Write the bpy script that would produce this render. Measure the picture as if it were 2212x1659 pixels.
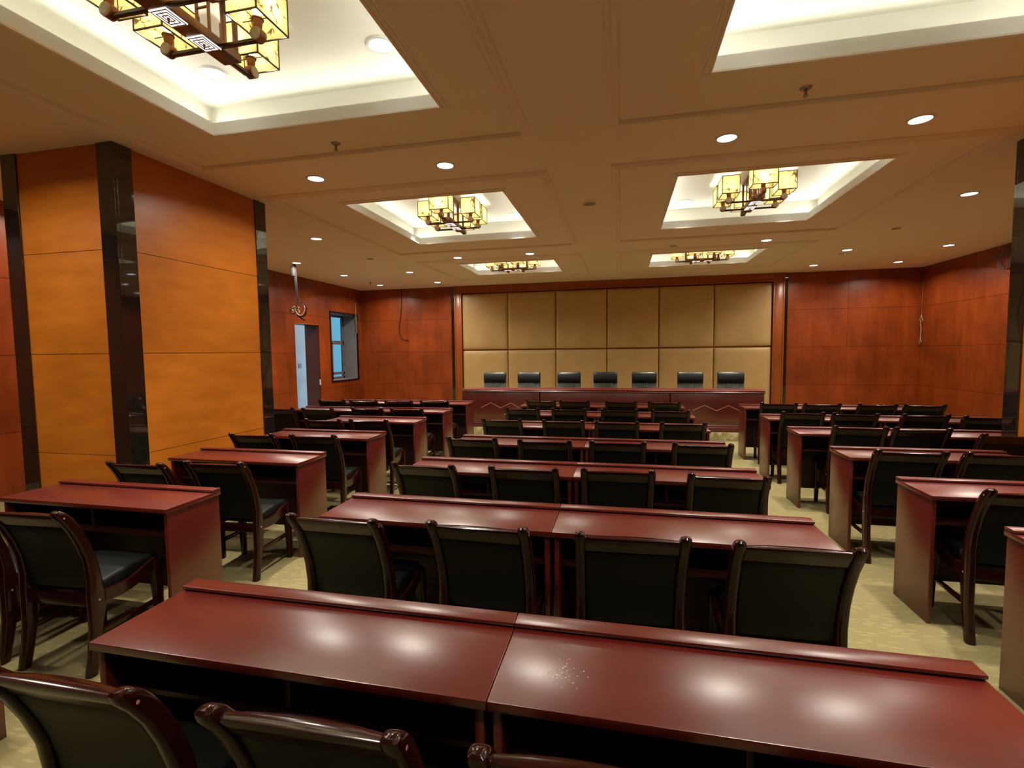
import bpy, bmesh, math, random
from mathutils import Vector, Matrix

# ------------------------------------------------------------------ scene, camera, world, exposure
sc = bpy.context.scene
for o in list(bpy.data.objects):
    bpy.data.objects.remove(o)
COL = sc.collection
CAM_H, CAM_F = 1.6073, 1060.86
YAW, PITCH, ROLL = -0.2197, -0.0662, -0.0117
FWD = Vector((math.sin(YAW) * math.cos(PITCH), math.cos(YAW) * math.cos(PITCH), math.sin(PITCH)))
RGT = Vector((math.cos(YAW), -math.sin(YAW), 0))
UPV = RGT.cross(FWD)
R2 = RGT * math.cos(ROLL) + UPV * math.sin(ROLL)
U2 = -RGT * math.sin(ROLL) + UPV * math.cos(ROLL)
cam = bpy.data.objects.new('camera', bpy.data.cameras.new('camera'))
COL.objects.link(cam)
cam.data.sensor_width = 36.0
cam.data.lens = 36.0 * CAM_F / 2212.0
cam.data.clip_start = 0.02
cam.matrix_world = Matrix(((R2.x, U2.x, -FWD.x, 0), (R2.y, U2.y, -FWD.y, 0), (R2.z, U2.z, -FWD.z, CAM_H), (0, 0, 0, 1)))
sc.camera = cam
sc.view_settings.view_transform = 'Standard'
sc.view_settings.look = 'None'
sc.view_settings.gamma = 1.0
sc.view_settings.use_curve_mapping = False
sc.view_settings.exposure = 0.0
sc.cycles.max_bounces = 8
sc.cycles.diffuse_bounces = 5
sc.cycles.glossy_bounces = 4
sc.cycles.transmission_bounces = 4
sc.cycles.sample_clamp_indirect = 4.0
sc.cycles.caustics_reflective = False
sc.cycles.caustics_refractive = False

W = bpy.data.worlds.new('daylight'); sc.world = W; W.use_nodes = True
W.node_tree.nodes['Background'].inputs[0].default_value = (0.72, 0.87, 1.0, 1)   # overcast daylight outside the building
W.node_tree.nodes['Background'].inputs[1].default_value = 1.45

DOWN_W = 29.0        # power of one downlight
COVE_L = 50.0        # radiance of the cove strips
BULB_L = 115.0        # radiance of the lantern bulbs
DOWN_COL = (1.0, 0.93, 0.78)
COVE_COL = (1.0, 0.96, 0.78)

# ------------------------------------------------------------------ room dimensions (metres; y runs to the stage)
ZC = 3.40
XL, XR, YB, YF = -7.32, 6.64, 12.99, -3.4
CX = [(-3.264, -1.269), (0.535, 2.544)]
CY = [(1.19, 3.524), (5.404, 7.740), (9.63, 11.139)]
GRID_Z = [0.0, 0.73, 1.63, 2.52, ZC]

# ------------------------------------------------------------------ material helpers
def mat(name):
    m = bpy.data.materials.new(name); m.use_nodes = True
    nt = m.node_tree
    return m, nt, nt.nodes, nt.links, nt.nodes['Principled BSDF']

def setp(b, **k):
    names = dict(col='Base Color', rough='Roughness', metal='Metallic', coat='Coat Weight', coatr='Coat Roughness', spec='Specular IOR Level',
                 emc='Emission Color', ems='Emission Strength', trans='Transmission Weight', ior='IOR', sheen='Sheen Weight', alpha='Alpha')
    for a, v in k.items():
        if isinstance(v, tuple) and len(v) == 3:
            v = (*v, 1)
        b.inputs[names[a]].default_value = v

def plain(name, col, rough=.5, **k):
    m, nt, N, L, b = mat(name); setp(b, col=col, rough=rough, **k); return m

def node(N, t, **k):
    n = N.new(t)
    for a, v in k.items():
        if a.startswith('i_'):
            n.inputs[a[2:].replace('_', ' ')].default_value = v
        else:
            setattr(n, a, v)
    return n

def ramp(N, stops):
    r = N.new('ShaderNodeValToRGB'); e = r.color_ramp.elements
    while len(e) < len(stops):
        e.new(0.5)
    for el, (p, c) in zip(e, stops):
        el.position = p; el.color = (*c, 1)
    return r

def wood(name, dark, light, stretch=(6, 6, .6), rough=.3, coat=0.0, coatr=.1, blotch=.0, island=0.0, spec=.5, scale=1.0, ior=1.5):
    m, nt, N, L, b = mat(name)
    tc = N.new('ShaderNodeTexCoord'); mp = N.new('ShaderNodeMapping'); mp.inputs['Scale'].default_value = stretch
    L.new(tc.outputs['Object'], mp.inputs['Vector'])
    n1 = node(N, 'ShaderNodeTexNoise', i_Scale=3.0 * scale, i_Detail=6.0, i_Roughness=.6)
    L.new(mp.outputs[0], n1.inputs['Vector'])
    r = ramp(N, [(.3, dark), (.7, light)])
    L.new(n1.outputs[0], r.inputs[0])
    out = r.outputs[0]
    if blotch:
        n2 = node(N, 'ShaderNodeTexNoise', i_Scale=1.3, i_Detail=3.0)
        L.new(tc.outputs['Object'], n2.inputs['Vector'])
        mr = node(N, 'ShaderNodeMapRange'); mr.inputs[1].default_value = .3; mr.inputs[2].default_value = .7
        mr.inputs[3].default_value = 1 - blotch; mr.inputs[4].default_value = 1 + blotch
        L.new(n2.outputs[0], mr.inputs[0])
        val = mr.outputs[0]
        if island:
            g = N.new('ShaderNodeNewGeometry')
            mi = node(N, 'ShaderNodeMapRange'); mi.inputs[3].default_value = 1 - island; mi.inputs[4].default_value = 1 + island
            L.new(g.outputs['Random Per Island'], mi.inputs[0])
            mu = node(N, 'ShaderNodeMath', operation='MULTIPLY'); L.new(val, mu.inputs[0]); L.new(mi.outputs[0], mu.inputs[1]); val = mu.outputs[0]
        hv = N.new('ShaderNodeHueSaturation'); L.new(out, hv.inputs['Color']); L.new(val, hv.inputs['Value']); out = hv.outputs[0]
    L.new(out, b.inputs['Base Color'])
    setp(b, rough=rough, coat=coat, coatr=coatr, spec=spec, ior=ior)
    return m

M = {}
M['veneer'] = wood('cherry_veneer', (.185, .029, .0040), (.275, .050, .0064), stretch=(1.6, 1.6, .35), rough=.34, blotch=.26, island=.10, spec=.5)
M['veneer_column'] = wood('column_veneer', (.45, .128, .010), (.57, .175, .015), stretch=(.8, .8, 3.2), rough=.36, blotch=.12, island=.05, spec=.4)
M['groove'] = plain('veneer_groove', (.07, .016, .006), .6)
M['frame_wood'] = wood('frame_wood', (.27, .060, .010), (.36, .088, .014), stretch=(2, 2, .4), rough=.3, blotch=.08)
M['mahogany'] = wood('mahogany_lacquer', (.072, .0050, .0022), (.100, .0082, .0040), stretch=(.5, 5, 5), rough=.29, blotch=.08, spec=1.0, ior=1.5)
M['mahogany_shaded'] = wood('mahogany_shadow_board', (.022, .0035, .0026), (.035, .0055, .0038), stretch=(.5, 5, 5), rough=.45)  # darker copy of the desk mahogany, shade put into its colour
M['chair_wood'] = wood('walnut_chair_wood', (.015, .0028, .0022), (.026, .0048, .0034), stretch=(4, 4, .6), rough=.15, spec=.36)
M['inlay'] = plain('pale_inlay_bead', (.55, .27, .20), .25)
M['panel_bead'] = plain('dark_panel_bead', (.20, .05, .038), .25)
M['paint'] = plain('ceiling_paint', (.93, .81, .69), .75)
M['white_paint'] = plain('cove_white_paint', (.93, .93, .87), .6)
M['trim_grey'] = plain('downlight_trim', (.75, .75, .74), .35)
M['black_metal'] = plain('black_metal', (.02, .02, .022), .35, metal=.6)
M['grey_plastic'] = plain('grey_plastic', (.03, .028, .028), .6, spec=.1)
M['white_plastic'] = plain('white_plastic', (.8, .8, .76), .4)
M['switch_grey'] = plain('switch_grey', (.28, .30, .32), .4)
M['brass'] = plain('sprinkler_metal', (.35, .27, .2), .35, metal=.8)
M['brown_metal'] = plain('lantern_brown_frame', (.16, .065, .03), .35, metal=.35)
M['dark_bar'] = plain('lantern_dark_bar', (.035, .018, .010), .35, metal=.4)
M['socket_wood'] = plain('lantern_socket', (.30, .10, .045), .4)
M['ceramic'] = plain('lantern_ceramic', (.82, .80, .72), .3)
M['steel'] = plain('chair_base_steel', (.5, .5, .5), .25, metal=1)
M['cable_grey'] = plain('grey_cable', (.018, .016, .017), .6, spec=.1)
M['cable_white'] = plain('white_cable', (.45, .33, .22), .45)
M['corridor_paint'] = plain('corridor_paint', (.66, .70, .76), .7)
M['alu'] = plain('brown_aluminium', (.15, .12, .12), .45)
M['reveal'] = plain('window_reveal_paint', (.20, .165, .165), .7)
M['jamb'] = plain('dark_red_jamb', (.085, .022, .011), .4)
M['wire_grey'] = plain('thin_grey_wire', (.11, .10, .10), .4)
M['dust'] = plain('dust', (.8, .68, .6), .9)

def leather(name, col, rough, bump=.15):
    m, nt, N, L, b = mat(name)
    tc = N.new('ShaderNodeTexCoord')
    v = node(N, 'ShaderNodeTexVoronoi', i_Scale=220.0)
    L.new(tc.outputs['Object'], v.inputs['Vector'])
    bp = node(N, 'ShaderNodeBump', i_Strength=bump, i_Distance=.002)
    L.new(v.outputs['Distance'], bp.inputs['Height']); L.new(bp.outputs[0], b.inputs['Normal'])
    setp(b, col=col, rough=rough, spec=.22)
    return m
M['leather'] = leather('black_leather', (.0036, .0044, .0038), .5)
M['exec_leather'] = leather('black_executive_leather', (.010, .012, .0115), .34)  # headrest and seat copy, darkened against the lit back
M['exec_leather_lit'] = leather('black_executive_leather_lit', (.085, .092, .086), .5)  # same leather, lightened where the leaning back catches more light

def padding(name):
    m, nt, N, L, b = mat(name)
    tc = N.new('ShaderNodeTexCoord')
    n = node(N, 'ShaderNodeTexNoise', i_Scale=1.6, i_Detail=5.0)
    L.new(tc.outputs['Object'], n.inputs['Vector'])
    r = ramp(N, [(.3, (.45, .29, .112)), (.7, (.55, .365, .148))]); L.new(n.outputs[0], r.inputs[0]); L.new(r.outputs[0], b.inputs['Base Color'])
    n2 = node(N, 'ShaderNodeTexNoise', i_Scale=160.0, i_Detail=2.0); L.new(tc.outputs['Object'], n2.inputs['Vector'])
    bp = node(N, 'ShaderNodeBump', i_Strength=.12, i_Distance=.003); L.new(n2.outputs[0], bp.inputs['Height']); L.new(bp.outputs[0], b.inputs['Normal'])
    setp(b, rough=.42)
    return m
M['padding'] = padding('olive_brown_leatherette')

def carpet():
    m, nt, N, L, b = mat('leaf_pattern_carpet')
    tc = N.new('ShaderNodeTexCoord'); mp = N.new('ShaderNodeMapping'); mp.inputs['Scale'].default_value = (6.5, 25, 1); mp.inputs['Rotation'].default_value = (0, 0, math.radians(-38))
    L.new(tc.outputs['Object'], mp.inputs['Vector'])
    nw = node(N, 'ShaderNodeTexNoise', i_Scale=2.0, i_Detail=3.0); L.new(mp.outputs[0], nw.inputs['Vector'])
    mx = node(N, 'ShaderNodeMix', data_type='VECTOR'); mx.inputs[0].default_value = .18
    L.new(mp.outputs[0], mx.inputs[4]); L.new(nw.outputs['Color'], mx.inputs[5])
    v = node(N, 'ShaderNodeTexVoronoi', i_Scale=2.1, i_Randomness=1.0); L.new(mx.outputs[1], v.inputs['Vector'])
    r = ramp(N, [(.0, (.236, .198, .096)), (.28, (.220, .184, .087)), (.42, (.184, .152, .071)), (1, (.188, .156, .073))]); L.new(v.outputs['Distance'], r.inputs[0])
    n3 = node(N, 'ShaderNodeTexNoise', i_Scale=400.0, i_Detail=2.0); L.new(tc.outputs['Object'], n3.inputs['Vector'])
    n4 = node(N, 'ShaderNodeTexNoise', i_Scale=1.1, i_Detail=2.0); L.new(tc.outputs['Object'], n4.inputs['Vector'])
    mr = node(N, 'ShaderNodeMapRange'); mr.inputs[3].default_value = .8; mr.inputs[4].default_value = 1.2; L.new(n3.outputs[0], mr.inputs[0])
    hv = N.new('ShaderNodeHueSaturation'); L.new(r.outputs[0], hv.inputs['Color']); L.new(mr.outputs[0], hv.inputs['Value']); L.new(hv.outputs[0], b.inputs['Base Color'])
    bp = node(N, 'ShaderNodeBump', i_Strength=.35, i_Distance=.004); L.new(n3.outputs[0], bp.inputs['Height']); L.new(bp.outputs[0], b.inputs['Normal'])
    setp(b, rough=.95, spec=.1)
    return m
M['carpet'] = carpet()

def marble():
    m, nt, N, L, b = mat('green_beige_marble')
    tc = N.new('ShaderNodeTexCoord')
    n = node(N, 'ShaderNodeTexNoise', i_Scale=7.0, i_Detail=8.0, i_Roughness=.65, i_Distortion=1.4); L.new(tc.outputs['Object'], n.inputs['Vector'])
    r = ramp(N, [(.35, (.28, .22, .09)), (.5, (.40, .33, .15)), (.62, (.62, .55, .33))]); L.new(n.outputs[0], r.inputs[0]); L.new(r.outputs[0], b.inputs['Base Color'])
    setp(b, rough=.15)
    return m
M['marble'] = marble()

def mirror():
    m, nt, N, L, b = mat('dark_mirror_steel')
    tc = N.new('ShaderNodeTexCoord')
    n = node(N, 'ShaderNodeTexNoise', i_Scale=2.2, i_Detail=0.0); L.new(tc.outputs['Object'], n.inputs['Vector'])
    bp = node(N, 'ShaderNodeBump', i_Strength=.10, i_Distance=.03); L.new(n.outputs[0], bp.inputs['Height']); L.new(bp.outputs[0], b.inputs['Normal'])
    setp(b, col=(.075, .062, .048), metal=0.0, rough=.03, spec=.5, ior=1.9)
    setp(b, col=(.012, .010, .008))
    return m
M['mirror'] = mirror()

def shade():
    m, nt, N, L, b = mat('printed_silk_shade')
    tc = N.new('ShaderNodeTexCoord')
    v = node(N, 'ShaderNodeTexVoronoi', feature='DISTANCE_TO_EDGE', i_Scale=9.0)
    nz = node(N, 'ShaderNodeTexNoise', i_Scale=12.0, i_Detail=4.0); L.new(tc.outputs['Object'], nz.inputs['Vector'])
    mx = node(N, 'ShaderNodeMix', data_type='VECTOR'); mx.inputs[0].default_value = .12
    L.new(tc.outputs['Object'], mx.inputs[4]); L.new(nz.outputs['Color'], mx.inputs[5]); L.new(mx.outputs[1], v.inputs['Vector'])
    n2 = node(N, 'ShaderNodeTexNoise', i_Scale=14.0, i_Detail=1.0); L.new(tc.outputs['Object'], n2.inputs['Vector'])
    ad = node(N, 'ShaderNodeMath', operation='MULTIPLY_ADD'); ad.inputs[1].default_value = 2.2; L.new(v.outputs['Distance'], ad.inputs[0]); L.new(n2.outputs[0], ad.inputs[2])
    r = ramp(N, [(.40, (.10, .065, .02)), (.48, (.50, .39, .14)), (.56, (.80, .67, .30))]); L.new(ad.outputs[0], r.inputs[0])
    N.remove(b)
    d = N.new('ShaderNodeBsdfDiffuse'); t = N.new('ShaderNodeBsdfTranslucent'); s = N.new('ShaderNodeMixShader'); s.inputs[0].default_value = .62
    L.new(r.outputs[0], d.inputs[0]); L.new(r.outputs[0], t.inputs[0]); L.new(d.outputs[0], s.inputs[1]); L.new(t.outputs[0], s.inputs[2])
    L.new(s.outputs[0], N['Material Output'].inputs[0])
    return m
M['shade'] = shade()

def emit(name, col, strength):
    m, nt, N, L, b = mat(name)
    setp(b, col=(.8, .8, .8), emc=col, ems=strength, rough=.5)
    return m
M['lens'] = emit('downlight_lens', (.95, .97, 1.0), 6.0)
M['cove_led'] = emit('cove_led', COVE_COL, COVE_L)
M['bulb'] = emit('lantern_bulb', (1.0, .90, .66), BULB_L)
M['lightpanel'] = emit('lantern_light_panel', (1.0, .97, .92), 1.6)

def glass():
    m, nt, N, L, b = mat('cyan_tinted_glass')
    N.remove(b)
    t = N.new('ShaderNodeBsdfTransparent'); t.inputs[0].default_value = (.26, .66, .80, 1)
    g = N.new('ShaderNodeBsdfGlossy'); g.inputs['Roughness'].default_value = .03
    s = N.new('ShaderNodeMixShader'); s.inputs[0].default_value = .06
    L.new(t.outputs[0], s.inputs[1]); L.new(g.outputs[0], s.inputs[2]); L.new(s.outputs[0], N['Material Output'].inputs[0])
    return m
M['glass'] = glass()

# ------------------------------------------------------------------ mesh helpers
def tfm(bm, vs, mtx):
    if mtx is not None:
        bmesh.ops.transform(bm, matrix=mtx, verts=vs)

def box(bm, x0, x1, y0, y1, z0, z1, bev=0.0, seg=2, mtx=None):
    r = bmesh.ops.create_cube(bm, size=1.0)
    vs = r['verts']
    for v in vs:
        v.co = Vector(((x0 + x1) / 2 + v.co.x * (x1 - x0), (y0 + y1) / 2 + v.co.y * (y1 - y0), (z0 + z1) / 2 + v.co.z * (z1 - z0)))
    if bev > 0:
        es = list({e for v in vs for e in v.link_edges})
        r2 = bmesh.ops.bevel(bm, geom=es, offset=bev, segments=seg, profile=.5, affect='EDGES')
        vs = list({v for f in r2['faces'] for v in f.verts} | {v for v in vs if v.is_valid})
    tfm(bm, vs, mtx)
    return vs

def cyl(bm, p0, p1, r0, r1=None, seg=16, caps=True):
    r1 = r0 if r1 is None else r1
    p0, p1 = Vector(p0), Vector(p1); d = p1 - p0
    q = d.to_track_quat('Z', 'Y').to_matrix().to_4x4(); q.translation = (p0 + p1) / 2
    bmesh.ops.create_cone(bm, cap_ends=caps, segments=seg, radius1=r0, radius2=r1, depth=d.length, matrix=q)

def tube(bm, pts, r, seg=6):
    pts = [Vector(p) for p in pts]
    rings = []
    for i, p in enumerate(pts):
        t = (pts[min(i + 1, len(pts) - 1)] - pts[max(i - 1, 0)]).normalized()
        a = t.cross(Vector((.31, .77, .55))).normalized(); b = t.cross(a)
        rings.append([bm.verts.new(p + (a * math.cos(2 * math.pi * k / seg) + b * math.sin(2 * math.pi * k / seg)) * r) for k in range(seg)])
    for A, B in zip(rings, rings[1:]):
        for k in range(seg):
            bm.faces.new((A[k], A[(k + 1) % seg], B[(k + 1) % seg], B[k]))
    bm.faces.new(rings[0][::-1]); bm.faces.new(rings[-1])

def loft(bm, rings):
    """closed rings of equal point count, capped"""
    R = [[bm.verts.new(p) for p in ring] for ring in rings]
    n = len(R[0])
    for A, B in zip(R, R[1:]):
        for k in range(n):
            bm.faces.new((A[k], A[(k + 1) % n], B[(k + 1) % n], B[k]))
    bm.faces.new(R[0][::-1]); bm.faces.new(R[-1])

def extrude_x(bm, prof, x0, x1):
    loft(bm, [[(x0, y, z) for y, z in prof], [(x1, y, z) for y, z in prof]])

def rrect(w, d, r, n=3):
    """rounded rectangle outline, centred, in 2-D"""
    pts = []
    for cx, cy, a0 in ((w / 2 - r, d / 2 - r, 0), (-w / 2 + r, d / 2 - r, 90), (-w / 2 + r, -d / 2 + r, 180), (w / 2 - r, -d / 2 + r, 270)):
        for k in range(n + 1):
            a = math.radians(a0 + 90 * k / n)
            pts.append((cx + r * math.cos(a), cy + r * math.sin(a)))
    return pts

def quad(bm, a, b, c, d):
    bm.faces.new([bm.verts.new(p) for p in (a, b, c, d)])

def obj(name, bm, m, parent=None, smooth=True, loc=None):
    bmesh.ops.recalc_face_normals(bm, faces=bm.faces)
    me = bpy.data.meshes.new(name); bm.to_mesh(me); bm.free()
    if smooth:
        me.polygons.foreach_set('use_smooth', [True] * len(me.polygons))
        me.set_sharp_from_angle(angle=math.radians(38))
    for mm in (m if isinstance(m, (list, tuple)) else [m]):
        me.materials.append(mm)
    o = bpy.data.objects.new(name, me); COL.objects.link(o)
    if parent is not None:
        o.parent = parent
    if loc is not None:
        o.location = loc
    return o

def tag(o, label=None, cat=None, group=None, kind=None):
    for k, v in (('label', label), ('category', cat), ('group', group), ('kind', kind)):
        if v:
            o[k] = v
    return o

def thing(name, label, cat, loc=(0, 0, 0), rz=0.0, group=None):
    o = bpy.data.objects.new(name, None); COL.objects.link(o)
    o.location = loc; o.rotation_euler = (0, 0, rz); o.empty_display_size = .1
    return tag(o, label, cat, group)

def struct(name, bm, m, parent=None, smooth=False):
    o = obj(name, bm, m, parent, smooth)
    if parent is None:
        o['kind'] = 'structure'
    return o

def dup(root, loc, rz=None, label=None, group=None):
    r = root.copy(); COL.objects.link(r); r.location = loc
    if rz is not None:
        r.rotation_euler = (0, 0, rz)
    if label:
        r['label'] = label
    if group:
        r['group'] = group
    for ch in list(root.children):
        c = ch.copy(); COL.objects.link(c); c.parent = r
        for g in list(ch.children):
            d = g.copy(); COL.objects.link(d); d.parent = c
    return r

NB = bmesh.new
ORD = ['', 'first', 'second', 'third', 'fourth', 'fifth', 'sixth', 'seventh', 'eighth']

# ------------------------------------------------------------------ room shell
bm = NB(); quad(bm, (XL - .6, YF - .1, 0), (XR + .1, YF - .1, 0), (XR + .1, YB + .1, 0), (XL - .6, YB + .1, 0)); struct('floor', bm, M['carpet'])

bm = NB()
xs = sorted([XL - .02, XR + .02] + [v for c in CX for v in c]); ys = sorted([YF - .02, YB + .02] + [v for c in CY for v in c])
for i in range(len(xs) - 1):
    for j in range(len(ys) - 1):
        cx, cy = (xs[i] + xs[i + 1]) / 2, (ys[j] + ys[j + 1]) / 2
        if any(a < cx < b for a, b in CX) and any(a < cy < b for a, b in CY):
            continue
        quad(bm, (xs[i], ys[j], ZC), (xs[i], ys[j + 1], ZC), (xs[i + 1], ys[j + 1], ZC), (xs[i + 1], ys[j], ZC))
struct('ceiling', bm, M['paint'])

def frame_loop(bm, x0, x1, y0, y1, prof):
    """sweep a closed (offset outward, z) profile round a rectangle"""
    cs = [(x0, y0, -1, -1), (x1, y0, 1, -1), (x1, y1, 1, 1), (x0, y1, -1, 1)]
    R = [[bm.verts.new((x + sx * o, y + sy * o, z)) for o, z in prof] for x, y, sx, sy in cs]
    n = len(prof)
    for i in range(4):
        A, B = R[i], R[(i + 1) % 4]
        for k in range(n):
            bm.faces.new((A[k], A[(k + 1) % n], B[(k + 1) % n], B[k]))

# lit coffers: fascia lip, trough, upper wall and lid
k = 0
for ci, (x0, x1) in enumerate(CX):
    for cj, (y0, y1) in enumerate(CY):
        k += 1
        root = bpy.data.objects.new('trim_%d' % k, None); COL.objects.link(root); root['kind'] = 'structure'
        bm = NB()
        frame_loop(bm, x0, x1, y0, y1, [(.0, ZC - .004), (.0, ZC + .10), (.03, ZC + .10), (.03, ZC + .035), (.035, ZC + .03), (.035, ZC - .004)])
        obj('fascia', bm, M['white_paint'], root, False)
        bm = NB()
        frame_loop(bm, x0, x1, y0, y1, [(-.028, ZC - .016), (-.028, ZC - .004), (.02, ZC - .003), (.022, ZC - .012), (-.004, ZC - .014), (-.008, ZC - .022), (-.02, ZC - .022)])
        obj('bead', bm, M['paint'], root, False)
        bm = NB()
        o_ = .15
        frame_loop(bm, x0, x1, y0, y1, [(.03, ZC + .03), (o_, ZC + .03), (o_, ZC + .30), (o_ + .02, ZC + .30), (o_ + .02, ZC + .01), (.03, ZC + .01)])
        quad(bm, (x0 - o_, y0 - o_, ZC + .30), (x1 + o_, y0 - o_, ZC + .30), (x1 + o_, y1 + o_, ZC + .30), (x0 - o_, y1 + o_, ZC + .30))
        obj('recess', bm, M['white_paint'], root, False)
        bm = NB()
        frame_loop(bm, x0, x1, y0, y1, [(.122, ZC + .03), (.122, ZC + .108), (.135, ZC + .108), (.135, ZC + .03)])
        obj('strip_housing', bm, M['white_paint'], root, False)  # unseen housing added behind the strips, keeps their light off the upper wall
        bm = NB(); q_ = .1215; za, zb = ZC + .084, ZC + .105
        quad(bm, (x0 - q_, y0 - q_, za), (x1 + q_, y0 - q_, za), (x1 + q_, y0 - q_, zb), (x0 - q_, y0 - q_, zb)); quad(bm, (x0 - q_, y1 + q_, za), (x1 + q_, y1 + q_, za), (x1 + q_, y1 + q_, zb), (x0 - q_, y1 + q_, zb))
        quad(bm, (x0 - q_, y0 - q_, za), (x0 - q_, y1 + q_, za), (x0 - q_, y1 + q_, zb), (x0 - q_, y0 - q_, zb)); quad(bm, (x1 + q_, y0 - q_, za), (x1 + q_, y1 + q_, za), (x1 + q_, y1 + q_, zb), (x1 + q_, y0 - q_, zb))
        obj('cove_strip', bm, M['cove_led'], root, False)
        # outer moulding on the ceiling round the coffer
        k2 = k + 6
        xa, xb = ((-3.91, -.815) if ci == 0 else (-.02, 3.13))
        ya, yb = {0: (.45, 4.06), 1: (5.05, 8.37), 2: (9.32, 11.75)}[cj]
        bm = NB()
        frame_loop(bm, xa, xb, ya, yb, [(0, ZC + .001), (.0, ZC - .010), (.012, ZC - .030), (.035, ZC - .034), (.055, ZC - .020), (.07, ZC - .018), (.085, ZC - .006), (.085, ZC + .001)])
        struct('trim_%d' % k2, bm, M['paint'])

def cells(us, vs, holes):
    """split a grid of panels by rectangular holes (u0,u1,v0,v1)"""
    out = []
    for a, b in zip(us, us[1:]):
        for c, d in zip(vs, vs[1:]):
            rects = [(a, b, c, d)]
            for h in holes:
                nr = []
                for (p, q, r, s) in rects:
                    if h[0] >= q or h[1] <= p or h[2] >= s or h[3] <= r:
                        nr.append((p, q, r, s)); continue
                    if h[0] > p: nr.append((p, h[0], r, s))
                    if h[1] < q: nr.append((h[1], q, r, s))
                    m0, m1 = max(p, h[0]), min(q, h[1])
                    if h[2] > r: nr.append((m0, m1, r, h[2]))
                    if h[3] < s: nr.append((m0, m1, h[3], s))
                rects = nr
            out += [(p, q, r, s, p == a, q == b, r == c, s == d) for p, q, r, s in rects]
    return out

def panel_wall(name, axis, c, sgn, us, holes=(), g=.0025, zs=GRID_Z, thick=.02, u_span=None):
    """veneer boards on plane axis=c, their faces at c, backing behind (sgn points into the room)"""
    bm = NB()
    def bx(u0, u1, v0, v1, d0, d1):
        if axis == 'x':
            return box(bm, min(d0, d1), max(d0, d1), u0, u1, v0, v1)
        return box(bm, u0, u1, min(d0, d1), max(d0, d1), v0, v1)
    for (p, q, r, s, ga, gb, gc, gd) in cells(us, zs, holes):
        bx(p + (g if ga else 0), q - (g if gb else 0), r + (g if gc else 0), s - (g if gd else 0), c, c - sgn * .012)
    nf = len(bm.faces)
    u0, u1 = us[0], us[-1]
    for (p, q, r, s, *_) in cells([u0 - .06, u1 + .06], [zs[0], zs[-1] + .03], holes):
        bx(p, q, r, s, c - sgn * .012, c - sgn * thick)
    bm.faces.ensure_lookup_table()
    for f in bm.faces[nf:]:
        f.material_index = 1
    return struct(name, bm, [M['veneer'], M['groove']])

DOOR = (9.98, 10.90, 0.0, 2.31)
WIN = (11.42, 12.70, .90, 2.66)
panel_wall('wall_left', 'x', XL, 1, [YF, -1.9, -.1, 1.7, 3.5, 5.3, 7.1, 8.55, 9.98, 10.90, 12.0, YB], holes=[DOOR, WIN])
panel_wall('wall_right', 'x', XR, -1, [YF, -1.9, 0.0, 1.9, 3.8, 5.7, 7.6, 9.5, 11.3, YB])
FRX0, FRX1 = -4.48, 3.78        # outer edges of the stage-wall frame
bmx = [XL, -5.92, -4.60]
panel_wall('wall_back', 'y', YB, -1, [XL, -5.92, -4.60, -3.0, -1.7, -.37, .92, 2.22, 3.86, 5.16, XR])
panel_wall('wall_front', 'y', YF, 1, [XL, -5.5, -3.7, -1.9, -.1, 1.7, 3.5, 5.1, XR])

# shallow pilaster on the left wall abreast of the column
bm = NB(); box(bm, XL, -6.952, 3.1, 5.35, 0, ZC)
for f in bm.faces: f.material_index = 1
for za, zb in zip(GRID_Z, GRID_Z[1:]):
    box(bm, -6.952, -6.94, 3.1, 5.35, za + .0025, zb - .0025); box(bm, XL, -6.94, 3.088, 3.0999, za + .0025, zb - .0025); box(bm, XL, -6.94, 5.3501, 5.362, za + .0025, zb - .0025)
struct('wall_left_pilaster', bm, [M['veneer'], M['groove']])

# doorway and corridor beyond
droot = bpy.data.objects.new('door_1', None); COL.objects.link(droot); droot['kind'] = 'structure'
bm = NB()
T = .40
box(bm, XL - T, XL - .012, DOOR[0] - .03, DOOR[0], 0, DOOR[3]); box(bm, XL - T, XL - .012, DOOR[1], DOOR[1] + .03, 0, DOOR[3]); box(bm, XL - T, XL - .012, DOOR[0] - .03, DOOR[1] + .03, DOOR[3], DOOR[3] + .03)
obj('jamb', bm, M['jamb'], droot, False)
bm = NB()
box(bm, XL - .012, XL + .006, DOOR[0] - .012, DOOR[1] + .012, DOOR[3], DOOR[3] + .022)
obj('head_strip', bm, M['frame_wood'], droot, False)
bm = NB()
box(bm, XL - .03, XL + .003, DOOR[1] - .004, DOOR[1] + .002, .83, .97)
obj('strike_plate', bm, M['trim_grey'], droot, False)
bm = NB()
quad(bm, (-8.9, 7.5, 0), (-8.9, 15, 0), (-8.9, 15, 2.9), (-8.9, 7.5, 2.9))
quad(bm, (-8.9, 7.5, 0), (XL - .4, 7.5, 0), (XL - .4, 15, 0), (-8.9, 15, 0))
struct('wall_corridor', bm, M['corridor_paint'])
sw = NB(); box(sw, -8.9, -8.885, 12.21, 12.36, 1.215, 1.335, .004)
tag(obj('light_switch', sw, M['switch_grey']), 'small grey light switch on pale corridor wall seen through the doorway', 'switch')

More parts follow.
